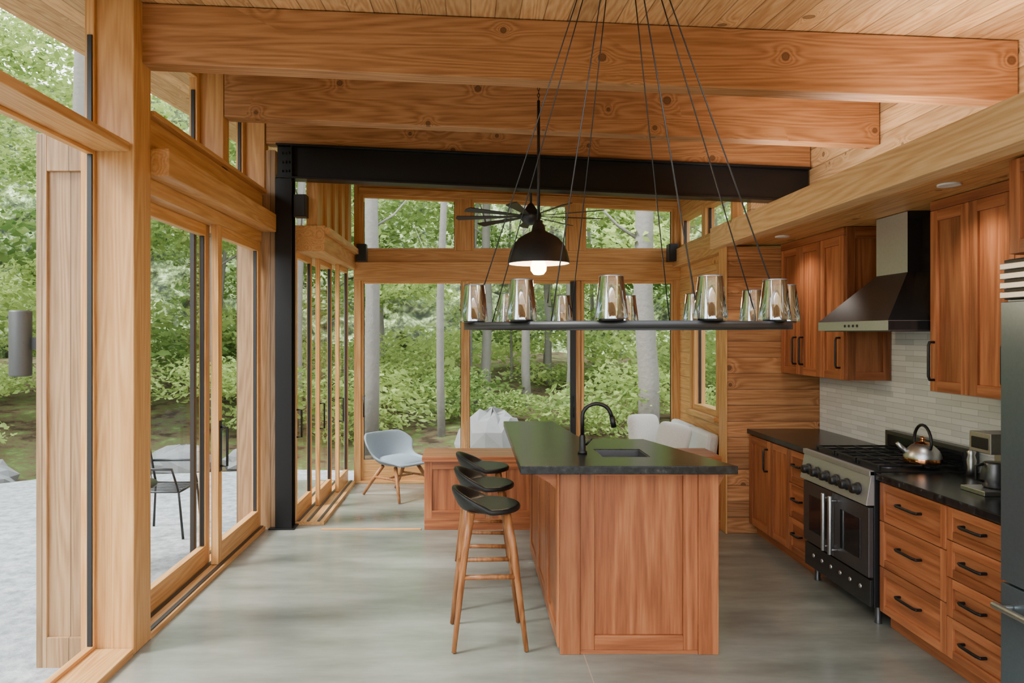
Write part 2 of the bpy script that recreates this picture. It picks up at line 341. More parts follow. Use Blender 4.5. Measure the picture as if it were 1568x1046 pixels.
MB('trim_upper_back').hexa([(-1.30,Y-.08,zt(-1.3)),(2.42,Y-.08,zt(2.42)),(2.42,Y-.041,zt(2.42)),(-1.3,Y-.041,zt(-1.3)),(-1.3,Y-.08,zt(-1.3)+.08),(2.42,Y-.08,zt(2.42)+.08),(2.42,Y-.041,zt(2.42)+.08),(-1.3,Y-.041,zt(-1.3)+.08)],fir['x']).obj(.004)
for a,b in ((-1.28,-.077),(-.038,1.235),(1.305,2.39)): win_y(a,b,.03,2.37,Y,fw=.03,dep=.06,fb=.24,pref='door').obj(.003)
trim(-1.36,2.45,Y-.07,Y+.06,0,.03,fir['x'])
m=MB('door_handle'); m.tube([(1.20,Y-.075,1.02),(1.20,Y-.12,1.02),(1.20,Y-.12,.78),(1.20,Y-.075,.78)],.009,black,8); m.tube([(-1.24,Y-.03,1.02),(-1.24,Y-.09,1.02),(-1.24,Y-.09,.78),(-1.24,Y-.03,.78)],.009,black,8); m.obj()
# back-left slider: three panels on close tracks
for x,a,b in ((-1.615,6.58,7.24),(-1.53,7.19,7.84),(-1.445,7.79,8.39)):
    m=win_x(a,b,.035,2.50,x,fw=.05,dep=.04,fb=.14,pref='door')
    hy=a+.027; xx=x+.02
    m.tube([(xx,hy,1.05),(xx+.045,hy,1.05),(xx+.045,hy,.80),(xx,hy,.80)],.009,black,8)
    m.obj(.003)
m=MB('trim_slider_track'); m.box(-1.75,-1.34,6.58,8.40,-.01,.03,fir['y'])
for x in (-1.68,-1.573,-1.488,-1.39): m.box(x-.012,x+.012,6.58,8.40,.03,.038,rubber)
m.obj(.002)
trim(-1.75,-1.33,6.56,8.40,2.50,2.74,fir['y']); trim(-1.33,-1.28,6.56,8.37,2.66,2.72,fir['y'])
MB('wall_left_back').hexa([(-1.5,6.58,2.74),(-1.40,6.58,2.74),(-1.40,8.46,2.74),(-1.5,8.46,2.74),(-1.5,6.58,C(-1.5,6.58)),(-1.4,6.58,C(-1.4,6.58)),(-1.4,8.46,C(-1.4,8.46)),(-1.5,8.46,C(-1.5,8.46))],sidm).obj()
for yy in (6.9,7.3,7.7,8.1): 
    trim(-1.40,-1.37,yy-.03,yy+.03,2.74,C(-1.4,yy)-.01,fir['z'],.003)
simple('wall_left_jog',-2.1,-1.755,6.46,6.56,0,3.4,siding_x,0)
simple('threshold_strip',-1.33,-.44,6.40,6.44,.0005,.008,fir['x'],.001)
def post(y0,y1,x0=-2.10,x1=-1.83):
    tn[0]+=1; MB('trim_%d'%tn[0]).hexa([(x0,y0,0),(x1,y0,0),(x1,y1,0),(x0,y1,0),(x0,y0,C(x0,y0)),(x1,y0,C(x1,y0)),(x1,y1,C(x1,y1)),(x0,y1,C(x0,y1))],fir['z']).obj(.006)
post(3.91,4.12); post(1.2,1.42)
post(-1.5,-1.28)
for y in (5.37,6.44):
    tn[0]+=1; x0,x1=-2.10,-1.845
    MB('trim_%d'%tn[0]).hexa([(x0,y,3.0),(x1,y,3.0),(x1,y+.13,3.0),(x0,y+.13,3.0),(x0,y,C(x0,y)),(x1,y,C(x1,y)),(x1,y+.13,C(x1,y+.13)),(x0,y+.13,C(x0,y+.13))],fir['z']).obj(.005)
trim(-2.1,-1.73,4.125,6.41,2.655,2.815,fir['y'],.008)
trim(-2.1,-1.86,4.125,6.41,2.56,2.655,fir['y'])
trim(-2.1,-1.86,4.125,6.43,2.815,3.0,fir['y'])
trim(-2.1,-1.81,4.125,6.41,3.0,3.03,fir['y'])
m=win_x(4.13,5.42,.035,2.56,-1.99,fw=.085,dep=.05,fb=.14,pref='door'); m.obj(.003)
m=win_x(5.34,6.42,.035,2.56,-1.90,fw=.08,dep=.055,fb=.15,pref='door')
m.tube([(-1.87,5.38,1.05),(-1.82,5.38,1.05),(-1.82,5.38,.76),(-1.87,5.38,.76)],.010,black,8); m.box(-1.872,-1.866,5.36,5.405,.72,1.10,black); m.obj(.003)
m=MB('screen_door_frame'); 
for a,b in ((4.13,4.17),(5.28,5.33)): m.box(-2.06,-2.03,a,b,.035,2.56,blackm)
m.box(-2.06,-2.03,4.13,5.33,.035,.11,blackm).box(-2.06,-2.03,4.13,5.33,2.5,2.56,blackm).obj()
m=MB('trim_slider_track_front'); m.box(-2.1,-1.83,4.12,6.42,-.01,.03,fir['y'])
for x in (-2.045,-1.945,-1.86): m.box(x-.014,x+.014,4.12,6.42,.03,.037,rubber)
m.obj(.002)
for a,b in ((4.125,5.365),(5.505,6.435)):
    win_x(a,b,3.03,C(-2.05,a)-.02,-2.05,fw=.05,dep=.06,z1b=C(-2.05,b)-.02).obj(.003)
for a,b in ((1.42,3.905),(-1.28,1.195),(-3.5,-1.5)):
    trim(-2.10,-1.85,a,b,2.74,2.79,fir['y']); trim(-2.10,-1.83,a,b,-.01,.04,fir['y'])
    win_x(a,b,.04,2.74,-2.055,fw=.02,dep=.04).obj(.003)
    win_x(a,b,2.79,C(-2.05,a)-.02,-2.055,fw=.02,dep=.04,z1b=C(-2.05,b)-.02).obj(.003)
for a,b in ((-2.0,-.4),(-.3,1.3),(1.4,3.0)): win_y(a,b,0.02,2.8,-3.5,fw=.08).obj()  # unseen rear windows, added to let fill light in
simple('wall_rear_header',-2.1,3.2,-3.55,-3.45,2.8,3.35,logm,0)
m=MB('exterior_wall_fin'); m.box(-2.43,-2.17,4.04,4.10,-.15,2.87,siding_x)
m.box(-2.43,-2.37,4.02,4.04,-.15,2.87,siding_x).box(-2.37,-2.17,4.02,4.04,2.66,2.87,siding_x).box(-2.37,-2.17,4.02,4.04,-.15,.05,siding_x).obj(.003)
trim(-2.17,-2.115,4.00,4.12,-.15,2.87,fir['z'])
m=MB('wall_sconce'); m.rev((-2.535,4.05,1.51),[(0,0),(.055,0),(.058,.01),(.058,.36),(.055,.37),(0,.37)],plain('sconce_grey',(.05,.05,.05),.5)); m.box(-2.49,-2.43,4.05,4.08,1.66,1.73,blackm); m.obj()
# ------------------------------------------------------------------ cabinets
def shaker_x(m,x,y0,y1,z0,z1,g=.0025,fw=.062,t=.022,drawer=False):
    y0+=g;y1-=g;z0+=g;z1-=g; X0=x-t
    mv=cher['z'];mh=cher['y']
    if drawer: fw=.045
    m.box(X0,x,y0,y0+fw,z0,z1,mv).box(X0,x,y1-fw,y1,z0,z1,mv)
    m.box(X0,x,y0+fw,y1-fw,z0,z0+fw,mh).box(X0,x,y0+fw,y1-fw,z1-fw,z1,mh)
    m.box(X0+.013,x,y0+fw,y1-fw,z0+fw,z1-fw,mh if drawer else mv)
def shaker_y(m,y,x0,x1,z0,z1,fw=.07,t=.02,top=None):
    Y0=y-t; mv=cher['z'];mh=cher['x']; top=top or fw
    m.box(x0,x0+fw,Y0,y,z0,z1,mv).box(x1-fw,x1,Y0,y,z0,z1,mv)
    m.box(x0+fw,x1-fw,Y0,y,z0,z0+fw,mh).box(x0+fw,x1-fw,Y0,y,z1-top,z1,mh).box(x0+fw,x1-fw,Y0+.015,y,z0+fw,z1-top,mv)
def pull_h(m,x,yc,z,l=.15):
    m.tube([(x,yc-l/2,z),(x-.03,yc-l/2,z),(x-.036,yc-l/2+.02,z),(x-.036,yc+l/2-.02,z),(x-.03,yc+l/2,z),(x,yc+l/2,z)],.0085,black,8)
def pull_v(m,x,y,z0,z1):
    m.tube([(x,y,z0),(x-.03,y,z0),(x-.036,y,z0+.02),(x-.036,y,z1-.02),(x-.03,y,z1),(x,y,z1)],.0085,black,8)
XF=2.46
m=MB('base_cabinet'); m.box(XF,3.05,5.17,6.285,.09,.88,cher['z']).box(XF+.05,3.05,5.17,6.285,0,.09,cher['y'])
shaker_x(m,XF,5.84,6.28,.10,.87); shaker_x(m,XF,5.50,5.84,.10,.87,fw=.05)
for a,b in ((.62,.87),(.36,.62),(.10,.36)):
    shaker_x(m,XF,5.18,5.50,a,b,drawer=True); pull_h(m,XF-.02,5.34,(a+b)/2+.02,.13)
pull_v(m,XF-.02,5.89,.62,.80)
m.obj(.002)
m=MB('base_cabinet'); m.box(XF,3.05,3.22,4.29,.09,.88,cher['z']).box(XF+.05,3.05,3.22,4.29,0,.09,cher['y'])
for a,b in ((.64,.87),(.37,.64),(.10,.37)):
    shaker_x(m,XF,3.68,4.28,a,b,drawer=True); pull_h(m,XF-.02,3.98,(a+b)/2+.02,.19)
for a,b in ((.70,.87),(.51,.70),(.31,.51),(.10,.31)):
    shaker_x(m,XF,3.24,3.68,a,b,drawer=True); pull_h(m,XF-.02,3.47,(a+b)/2+.01,.15)
m.obj(.002)
simple('countertop',2.42,3.05,5.17,6.285,.88,.92,granitem); simple('countertop',2.42,3.05,3.21,4.29,.88,.92,granitem)
XU=2.735
m=MB('upper_cabinet'); m.box(XU,3.05,5.22,6.28,1.41,2.525,cher['z'])
for a,b in ((5.92,6.27),(5.57,5.92),(5.22,5.57)): shaker_x(m,XU,a,b,1.41,2.47)
m.box(XU-.02,XU,5.22,6.28,2.47,2.525,cher['y'])
m.box(XU+.055,2.995,5.205,5.2195,1.41,1.47,cher['x']).box(XU+.055,2.995,5.205,5.2195,2.44,2.525,cher['x']).box(XU-.005,XU+.055,5.205,5.2195,1.41,2.525,cher['z']).box(2.995,3.05,5.205,5.2195,1.41,2.525,cher['z'])
pull_v(m,XU-.02,5.98,1.50,1.72); pull_v(m,XU-.02,5.86,1.50,1.72) ; pull_v(m,XU-.02,5.27,1.50,1.72); m.obj(.002)
m=MB('upper_cabinet'); m.box(XU,3.05,3.22,4.24,1.41,2.525,cher['z'])
for a,b in ((3.91,4.24),(3.58,3.91),(3.24,3.58)): shaker_x(m,XU,a,b,1.41,2.47)
m.box(XU-.02,XU,3.22,4.24,2.47,2.525,cher['y'])
pull_v(m,XU-.02,4.20,1.48,1.70); pull_v(m,XU-.02,3.62,1.48,1.70); m.obj(.002)
m=MB('upper_cabinet'); m.box(2.42,3.05,2.25,3.20,2.10,2.525,cher['z']); shaker_x(m,2.42,2.73,3.20,2.10,2.52); shaker_x(m,2.42,2.25,2.73,2.10,2.52); m.obj(.002)
m=MB('refrigerator'); m.box(2.39,3.04,2.28,3.195,.08,2.08,fridgem).box(2.45,3.04,2.3,3.18,0,.08,blackm)
m.box(2.355,2.389,2.285,3.19,.66,1.89,fridgem).box(2.355,2.389,2.285,3.19,.10,.65,fridgem)
m.box(2.37,2.389,2.285,3.19,1.90,2.075,blackm)
for i in range(4): m.box(2.350,2.372,2.285,3.19,1.905+i*.042,1.933+i*.042,steel)
m.tube([(2.355,3.12,.56),(2.30,3.12,.56)],.01,steel,8); m.tube([(2.355,2.35,.56),(2.30,2.35,.56)],.01,steel,8); m.tube([(2.30,3.16,.56),(2.30,2.31,.56)],.015,steel,12)
m.tube([(2.355,2.38,.95),(2.30,2.38,.95)],.01,steel,8); m.tube([(2.355,2.38,1.6),(2.30,2.38,1.6)],.01,steel,8); m.tube([(2.30,2.38,.9),(2.30,2.38,1.65)],.015,steel,12)
m.obj(.003)
m=MB('kitchen_range'); a,b=4.30,5.16; xf=2.42
m.box(xf,3.04,a,b,.11,.90,blackm)
for yy in (a+.05,b-.05):
    for xx in (xf+.05,2.98): m.rev((xx,yy,0),[(0,0),(.022,0),(.018,.02),(.018,.11)],dsteel,12)
m.box(xf-.02,xf,a+.01,b-.01,.11,.27,gloss)
for i in range(6): m.rev((xf-.022,a+.12+i*.12,.2),[(0,-.004),(.012,-.003),(.014,.002)],steel,10,'x')
mid=(a+b)/2
for p,q in ((a+.01,mid-.004),(mid+.004,b-.01)):
    m.box(xf-.03,xf,p,q,.285,.705,dsteel); m.box(xf-.034,xf-.03,p+.09,q-.09,.37,.62,ovenglass)
for yy in (mid-.045,mid+.045):
    m.tube([(xf-.03,yy,.34),(xf-.075,yy,.34)],.008,steel,8); m.tube([(xf-.03,yy,.66),(xf-.075,yy,.66)],.008,steel,8); m.tube([(xf-.075,yy,.31),(xf-.075,yy,.69)],.013,steel,10)
m.hexa([(xf-.05,a,.72),(xf,a,.72),(xf,b,.72),(xf-.05,b,.72),(xf-.02,a,.90),(xf,a,.90),(xf,b,.90),(xf-.02,b,.90)],panelm)
for i in range(6):
    yy=a+.11+i*.128; m.rev((xf-.088,yy,.80),[(0,0),(.026,0),(.03,.012),(.03,.035),(.038,.04),(.038,.052)],blackm,18,'x')
m.box(xf-.025,3.04,a,b,.90,.925,blackm); m.box(xf-.03,xf-.0,a,b,.895,.928,panelm)
for k in range(3):
    y0=a+.03+k*.27; y1=y0+.25
    for xx in (2.47,2.60,2.73,2.86,2.96): m.box(xx-.006,xx+.006,y0,y1,.945,.957,blackm)
    for yy in (y0+.006,(y0+y1)/2,y1-.006): m.box(2.47,2.96,yy-.006,yy+.006,.945,.957,blackm)
    for xx in (2.47,2.96):
        for yy in (y0+.008,y1-.008): m.box(xx-.008,xx+.008,yy-.008,yy+.008,.925,.95,blackm)
    for xx in (2.59,2.84): m.rev((xx,(y0+y1)/2,.925),[(.055,0),(.05,.012),(.03,.016),(0,.016)],dsteel,18)
m.box(2.98,3.045,a,b,.925,1.06,dsteel); m.box(2.972,2.98,a+.04,b-.04,.95,1.035,ovenglass)
m.obj(.002)
m=MB('range_hood'); 
m.box(2.50,3.05,4.30,5.16,1.77,1.83,chim); m.box(2.502,3.05,4.297,4.2995,1.772,1.828,gloss)  # near end of rim skinned black, shade put into the colour
hv=[(2.50,4.30,1.83),(3.05,4.30,1.83),(3.05,5.16,1.83),(2.50,5.16,1.83),(2.77,4.55,2.14),(3.05,4.55,2.14),(3.05,4.9,2.14),(2.77,4.9,2.14)]
m.add(hv,[(0,1,5,4),(1,2,6,5),(2,3,7,6),(3,2,1,0),(4,5,6,7)],gloss); m.add(hv,[(3,0,4,7)],dsteel)  # aisle face paler, near face black: side lighting put into the colours
cv=[(2.77,4.55,2.14),(3.05,4.55,2.14),(3.05,4.9,2.14),(2.77,4.9,2.14),(2.77,4.55,2.525),(3.05,4.55,2.525),(3.05,4.9,2.525),(2.77,4.9,2.525)]
m.add(cv,[(0,1,5,4),(1,2,6,5),(2,3,7,6)],gloss); m.add(cv,[(3,0,4,7)],chim)  # chimney: lit left face silver, darker near side painted black
m.box(2.53,3.03,4.33,5.13,1.764,1.7695,dsteel)
for i in range(4): m.rev((2.497,4.64+i*.05,1.80),[(0,-.003),(.009,-.002),(.009,.003)],blackm,10,'x')
m.obj(0)
kx,ky,kz=2.79,4.43,.957
m=MB('kettle'); m.rev((kx,ky,kz),[(0,0),(.095,0),(.105,.012),(.104,.04),(.09,.075),(.06,.105),(.045,.115)],steel); m.rev((kx,ky,kz),[(.045,.115),(.04,.122),(.012,.128),(.012,.14),(.016,.148),(.01,.158),(0,.16)],copper)
m.rev((kx,ky,kz),[(.1055,.004),(.108,.014),(.1055,.03)],copper)
m.tube([(kx-.07,ky+.03,kz+.05),(kx-.11,ky+.045,kz+.09),(kx-.13,ky+.05,kz+.115)],[.02,.015,.011],steel)
m.tube([(kx,ky-.075,kz+.09)]+[(kx,ky-.085*math.cos(t),kz+.12+.11*math.sin(t)) for t in [math.pi*i/12 for i in range(13)]]+[(kx,ky+.075,kz+.09)],.009,blackm); m.obj()
m=MB('pepper_mill'); m.rev((2.93,4.20,.92),[(0,0),(.028,0),(.022,.05),(.026,.09),(.018,.12),(.024,.14),(0,.16)],steel); m.obj()
m=MB('coffee_maker'); m.box(2.62,2.88,3.66,3.84,.92,.945,steel); m.box(2.80,2.88,3.66,3.84,.945,1.20,steel); m.rev((2.74,3.75,.95),[(0,0),(.055,0),(.065,.05),(.055,.12),(.05,.13),(0,.13)],dsteel); m.box(2.66,2.88,3.67,3.83,1.13,1.235,steel); m.box(2.655,2.662,3.69,3.81,1.15,1.21,blackm)
m.tube([(2.68,3.75,1.07),(2.64,3.75,1.06),(2.64,3.75,.99),(2.68,3.75,.98)],.008,blackm); m.obj(.004)
# ------------------------------------------------------------------ island
base=[(.50,3.95),(1.35,3.95),(1.10,4.80),(.70,4.80),(.62,5.78),(.50,5.78)]
m=MB('kitchen_island')
m.prism(base,.0,.995,cher['z'])
m.box(.49,.60,3.915,3.95,.0,.995,cher['z']).box(1.245,1.355,3.915,3.95,.0,.995,cher['z'])
shaker_y(m,3.95,.60,1.245,.02,.995,fw=.08,t=.024,top=.02)
m.box(.60,1.245,3.924,3.95,0,.02,cher['x'])
for p,q in ((3.95,4.56),(4.56,5.17),(5.17,5.78)): shaker_x(m,.50,p,q,.02,.99,fw=.08,t=.02)
for yy in (4.0,4.9,5.7): m.hexa([(.44,yy,.92),(.50,yy,.86),(.50,yy+.05,.86),(.44,yy+.05,.92),(.32,yy,.99),(.50,yy,.99),(.50,yy+.05,.99),(.32,yy+.05,.99)],cher['x'])
for yy in (3.97,): m.hexa([(1.35,yy,.88),(1.36,yy,.88),(1.36,yy+.05,.88),(1.35,yy+.05,.88),(1.34,yy,.99),(1.42,yy,.99),(1.42,yy+.05,.99),(1.34,yy+.05,.99)],cher['x'])
m.obj(.003)
top=MB('island_countertop'); top.prism([(.27,3.85),(1.437,3.85),(1.167,4.85),(.76,4.85),(.66,5.83),(.27,5.83)],.995,1.04,granitem); to=top.obj()
cut=MB('cutter').box(.76,1.04,4.14,4.42,.9,1.1,granitem).obj(); bm=to.modifiers.new('c','BOOLEAN'); bm.object=cut; bm.operation='DIFFERENCE'
bv=to.modifiers.new('b','BEVEL'); bv.width=.004; bv.segments=2; bv.limit_method='ANGLE'
dg=bpy.context.evaluated_depsgraph_get(); me=bpy.data.meshes.new_from_object(to.evaluated_get(dg)); to.modifiers.clear(); to.data=me; bpy.data.objects.remove(cut)
m=MB('island_sink'); t=.006
m.box(.762,.768,4.142,4.418,.997,1.036,dsteel).box(1.032,1.038,4.142,4.418,.997,1.036,dsteel).box(.768,1.032,4.142,4.148,.997,1.036,dsteel).box(.768,1.032,4.412,4.418,.997,1.036,dsteel).box(.768,1.032,4.148,4.412,.996,1.0,dsteel).obj()
m=MB('faucet'); fx,fy=.665,4.26
m.rev((fx,fy,1.04),[(0,0),(.028,0),(.028,.012),(.02,.018),(.018,.10),(.014,.11)],blackm,16)
pts=[(fx,fy,1.14),(fx,fy,1.26)]+[(fx+.085-.085*math.cos(t),fy,1.26+.075*math.sin(t)) for t in [math.pi*i/10 for i in range(1,10)]]+[(fx+.175,fy,1.255)]
m.tube(pts,.0115,blackm,12); m.tube([(fx+.175,fy,1.26),(fx+.187,fy,1.195)],.016,blackm,12); m.tube([(fx+.02,fy,1.09),(fx+.055,fy-.01,1.13)],.006,blackm,8); m.obj()
# ------------------------------------------------------------------ low cabinet / bench
m=MB('low_cabinet'); m.box(-.40,2.24,6.43,6.86,.04,.61,cher['z']); m.box(-.38,2.24,6.45,6.85,0,.04,blackm); m.box(-.43,2.245,6.39,6.88,.61,.655,cher['x'])
m.box(-.41,2.24,6.41,6.43,.0,.10,cher['x'])
for p,q in ((-.41,.25),(.25,.90),(.90,1.55),(1.55,2.24)): shaker_y(m,6.43,p,q,.10,.61,fw=.07,t=.02)
m.obj(.003)
m=MB('window_bench'); m.box(1.60,2.44,6.90,8.36,.0,.36,nookm); m.obj(.003)
def soft(m,c,s,rot,mat,p=3.2,n=14,mm=18):
    R=Matrix.Rotation(rot[2],3,'Z')@Matrix.Rotation(rot[1],3,'Y')@Matrix.Rotation(rot[0],3,'X')
    f=lambda v,e: math.copysign(abs(v)**e,v); e=2/p; vs=[];fs=[]
    for i in range(n+1):
        th=-math.pi/2+math.pi*i/n
        for k in range(mm*2):
            ph=math.pi*k/mm
            r_=math.cos(th)**.55 if math.cos(th)>0 else 0
            x=r_*f(math.cos(ph),e)*s[0]/2;y=r_*f(math.sin(ph),e)*s[1]/2;z=math.sin(th)*s[2]/2
            vs.append(tuple(R@Vector((x,y,z))+Vector(c)))
    w=mm*2
    for i in range(n):
        for k in range(w): fs.append((i*w+k,i*w+(k+1)%w,(i+1)*w+(k+1)%w,(i+1)*w+k))
    m.add(vs,fs,mat,True)
m=MB('bench_cushion'); m.box(1.62,2.43,6.92,7.62,.362,.50,cloth).box(1.62,2.43,7.63,8.34,.362,.50,cloth); m.obj(.03)
m=MB('bench_back_cushion'); m.rbox((2.35,7.28,.64),(.12,.62,.27),(0,.12,0),cloth).rbox((2.35,7.95,.64),(.12,.62,.27),(0,.12,0),cloth); m.obj(.035)
m=MB('throw_pillow'); soft(m,(1.90,7.85,.695),(.36,.36,.15),(1.25,0,.15),cloth,p=5); m.obj()
m=MB('throw_pillow'); soft(m,(2.06,7.3,.68),(.34,.34,.15),(1.15,.15,-.5),cloth,p=5); m.obj()
# ------------------------------------------------------------------ stools
stoolwood=wood('stool_walnut',(.17,.055,.016),(.27,.10,.032),(.36,.15,.055),axis='z',rough=.35)
def stool(cx,cy,rz):
    e=bpy.data.objects.new('bar_stool',None); sc.collection.objects.link(e)
    m=MB('seat',e); nr,na=8,40; vs=[];fs=[]
    vs.append((0,0,.757))
    for i in range(1,nr+1):
        r=i/nr
        for k in range(na):
            a=2*math.pi*k/na; ca,sa=math.cos(a),math.sin(a)
            x=.19*r*ca; y=.195*r*sa
            back=max(0,-ca)**.8
            z=.757+.006*r*r+ .115*back*max(0,(r-.74)/.26)**1.1
            if back>0: x-= .012*back*r
            vs.append((x,y,z))
    for k in range(na): fs.append((0,1+k,1+(k+1)%na))
    for i in range(nr-1):
        for k in range(na):
            a=1+i*na+k;b_=1+i*na+(k+1)%na; fs.append((a,a+na,b_+na,b_))
    m.add(vs,fs,leather,True); o=m.obj(solid=.032); q=o.modifiers.new('u','SUBSURF'); q.levels=1;q.render_levels=2
    m=MB('frame',e)
    for sx in (-1,1):
        for sy in (-1,1):
            m.tube([(sx*.10,sy*.11,.745),(sx*.135,sy*.14,.55),(sx*.20,sy*.20,.006)],[.023,.021,.013],stoolwood,10)
    def P(sx,sy,z):
        t=(.55-z)/.544; return (sx*(.135+.065*t),sy*(.14+.06*t),z)
    for s_ in (-1,1):
        m.tube([P(s_,-1,.40),P(s_,1,.40)],.013,stoolwood,10); m.tube([P(-1,s_,.40),P(1,s_,.40)],.013,stoolwood,10)
    m.box(-.12,.12,-.018,.018,.715,.742,stoolwood); m.box(-.018,.018,-.12,.12,.716,.741,stoolwood)
    m.obj()
    e.location=(cx,cy,0); e.rotation_euler=(0,0,rz)
stool(.10,4.14,.05); stool(.10,4.72,-.04); stool(.10,5.32,.03)
# ------------------------------------------------------------------ lounge chair
e=bpy.data.objects.new('lounge_chair',None); sc.collection.objects.link(e)
m=MB('shell',e); prof=[(.30,.385),(.24,.395),(.10,.375),(-.06,.345),(-.18,.35),(-.25,.40),(-.30,.49),(-.345,.60),(-.375,.70)]
nu=12; vs=[];fs=[]
hw=[.24,.27,.29,.30,.31,.34,.36,.34,.26]; up=[.0,.02,.05,.09,.13,.15,.10,.05,.0]; fw_=[0,0,0,.02,.06,.11,.14,.11,.05]
for i,(x,z) in enumerate(prof):
    for k in range(nu+1):
        u=-1+2*k/nu; vs.append((x+fw_[i]*abs(u)**2.2,hw[i]*u,z+up[i]*abs(u)**2.6))
for i in range(len(prof)-1):
    for k in range(nu): a=i*(nu+1)+k; fs.append((a,a+1,a+nu+2,a+nu+1))
m.add(vs,fs,shellm,True); m.obj(sub=2,solid=.03)
m=MB('cushion',e); soft(m,(.04,0,.405),(.46,.46,.09),(0,.06,0),shellm,p=4); m.obj()
m=MB('legs',e)
ow=wood('chair_oak',(.24,.09,.03),(.34,.145,.055),(.42,.20,.08),axis='z')
for s_ in (-1,1):
    m.tube([(.12,s_*.17,.355),(.22,s_*.23,.2),(.30,s_*.27,.008)],[.022,.022,.016],ow); m.tube([(-.10,s_*.17,.35),(-.24,s_*.22,.17),(-.36,s_*.25,.008)],[.022,.022,.016],ow)
    m.tube([(.20,s_*.22,.23),(-.20,s_*.21,.22)],.013,ow)
m.tube([(.0,-.215,.225),(.0,.215,.225)],.013,ow)
m.obj(); e.location=(-.76,7.75,0); e.rotation_euler=(0,0,-.75); e.scale=(.92,.92,.96)
# ------------------------------------------------------------------ pendant
px,py=.49,5.15
m=MB('dome_pendant')
m.rev((px,py,2.25),[(.222,0),(.218,.03),(.205,.085),(.18,.14),(.14,.185),(.09,.215),(.05,.235),(.045,.27),(.03,.29),(.03,.31),(0,.32)],blackm,40)
m.rev((px,py,2.25),[(.217,.002),(.212,.03),(.2,.083),(.175,.136),(.135,.18),(.08,.21),(0,.225)],domein,40)
m.rev((px,py,2.25),[(.222,0),(.217,.002)],blackm,40)
m.rev((px,py,2.17),[(0,0),(.035,.005),(.055,.03),(.058,.06),(.045,.10),(.02,.14),(.02,.22)],bulb,20)
m.tube([(px,py,2.56),(px,py,3.42)],.011,blackm); zc=C(px,py)
for i in range(9):
    zz=3.42+i*.024
    if zz>zc-.03: break
    m.tube([(px+(.008*math.cos(t) if i%2 else 0),py+(0 if i%2 else .008*math.cos(t)),zz+.013+.016*math.sin(t)) for t in [2*math.pi*j/8 for j in range(8)]],.0028,blackm,6,closed=True)
m.rev((px,py,zc-.02),[(0,-.01),(.055,0),(.06,.02)],blackm,20); m.obj()
l=bpy.data.lights.new('pendant_bulb','POINT'); l.energy=30; l.color=(1,.75,.48); l.shadow_soft_size=.05; lo=bpy.data.objects.new('pendant_light',l); lo.location=(px,py,2.12); sc.collection.objects.link(lo)
# ------------------------------------------------------------------ fan
fx_,fy_=.62,7.35; zf=2.95
m=MB('ceiling_fan'); zc=C(fx_,fy_)
m.tube([(fx_,fy_,zf+.05),(fx_,fy_,zc)],.013,blackm); m.rev((fx_,fy_,zc-.05),[(.02,0),(.06,.03),(.065,.055)],blackm,20)
m.rev((fx_,fy_,zf),[(0,-.09),(.05,-.085),(.09,-.05),(.11,-.01),(.11,.03),(.07,.06),(.03,.12),(.02,.13)],blackm,28)
for i in range(9):
    a=2*math.pi*i/9+.2; R=Matrix.Rotation(a,3,'Z')@Matrix.Rotation(.22,3,'X')
    P=[(.10,-.012),(.3,-.03),(.76,-.055),(.78,0),(.76,.055),(.3,.03),(.10,.012)]
    vs=[R@Vector((x,y,z)) for z in (-.003,.003) for x,y in P]; n=len(P)
    m.add([(v.x+fx_,v.y+fy_,v.z+zf) for v in vs],[tuple(range(n-1,-1,-1)),tuple(range(n,2*n))]+[(j,(j+1)%n,n+(j+1)%n,n+j) for j in range(n)],blackm)
m.obj()
# ------------------------------------------------------------------ chandelier
cx,cy,cz,R0=.525,2.5,1.775,.53
m=MB('ring_chandelier')
m.rev((cx,cy,cz),[(R0-.016,-.011),(R0+.016,-.011),(R0+.016,.011),(R0-.016,.011),(R0-.016,-.011)],blackm,96)
za=C(cx,cy)-.02
NS=12
for i in range(NS):
    a=math.radians(-90-14.7+30*i); x=cx+R0*math.cos(a); y=cy+R0*math.sin(a)
    m.rev((x,y,cz+.011),[(0,.0),(.034,.0),(.034,.008),(.012,.012),(.012,.05),(.0,.052)],blackm,20)
    m.rev((x,y,cz+.011),[(.0105,.05),(.0105,.075),(.006,.085),(0,.088)],whitem,12)
    m.rev((x,y,cz+.016),[(.046,.0),(.0455,.01),(.033,.118)],smoke,28)
    m.rev((x,y,cz+.016),[(.0335,.116),(.0335,.1195),(.032,.1195)],dsteel,28)
for i in range(8):
    a=2*math.pi*i/8+.2; x=cx+R0*math.cos(a); y=cy+R0*math.sin(a); m.tube([(x,y,cz+.01),(cx+.015*math.cos(a),cy+.015*math.sin(a),za-.02)],.0023,blackm,6)
m.rev((cx,cy,za),[(0,-.05),(.03,-.045),(.07,-.01),(.07,.02)],blackm,24); m.obj()
# ------------------------------------------------------------------ speakers
grille=plain('grille',(.02,.02,.02),.8)
for n_,(x,y,z) in enumerate(((-1.53,6.50,2.90),(-1.25,8.30,2.68),(2.33,8.28,2.68))):
    m=MB('wall_speaker'); m.box(x-.055,x+.055,y-.06,y+.06,z-.10,z+.10,blackm)
    m.box(x-.045,x+.045,y-.064,y-.06,z-.09,z+.09,grille); m.box(x-.02,x+.02,y+.06,y+.09,z-.02,z+.02,blackm); m.obj(.008)
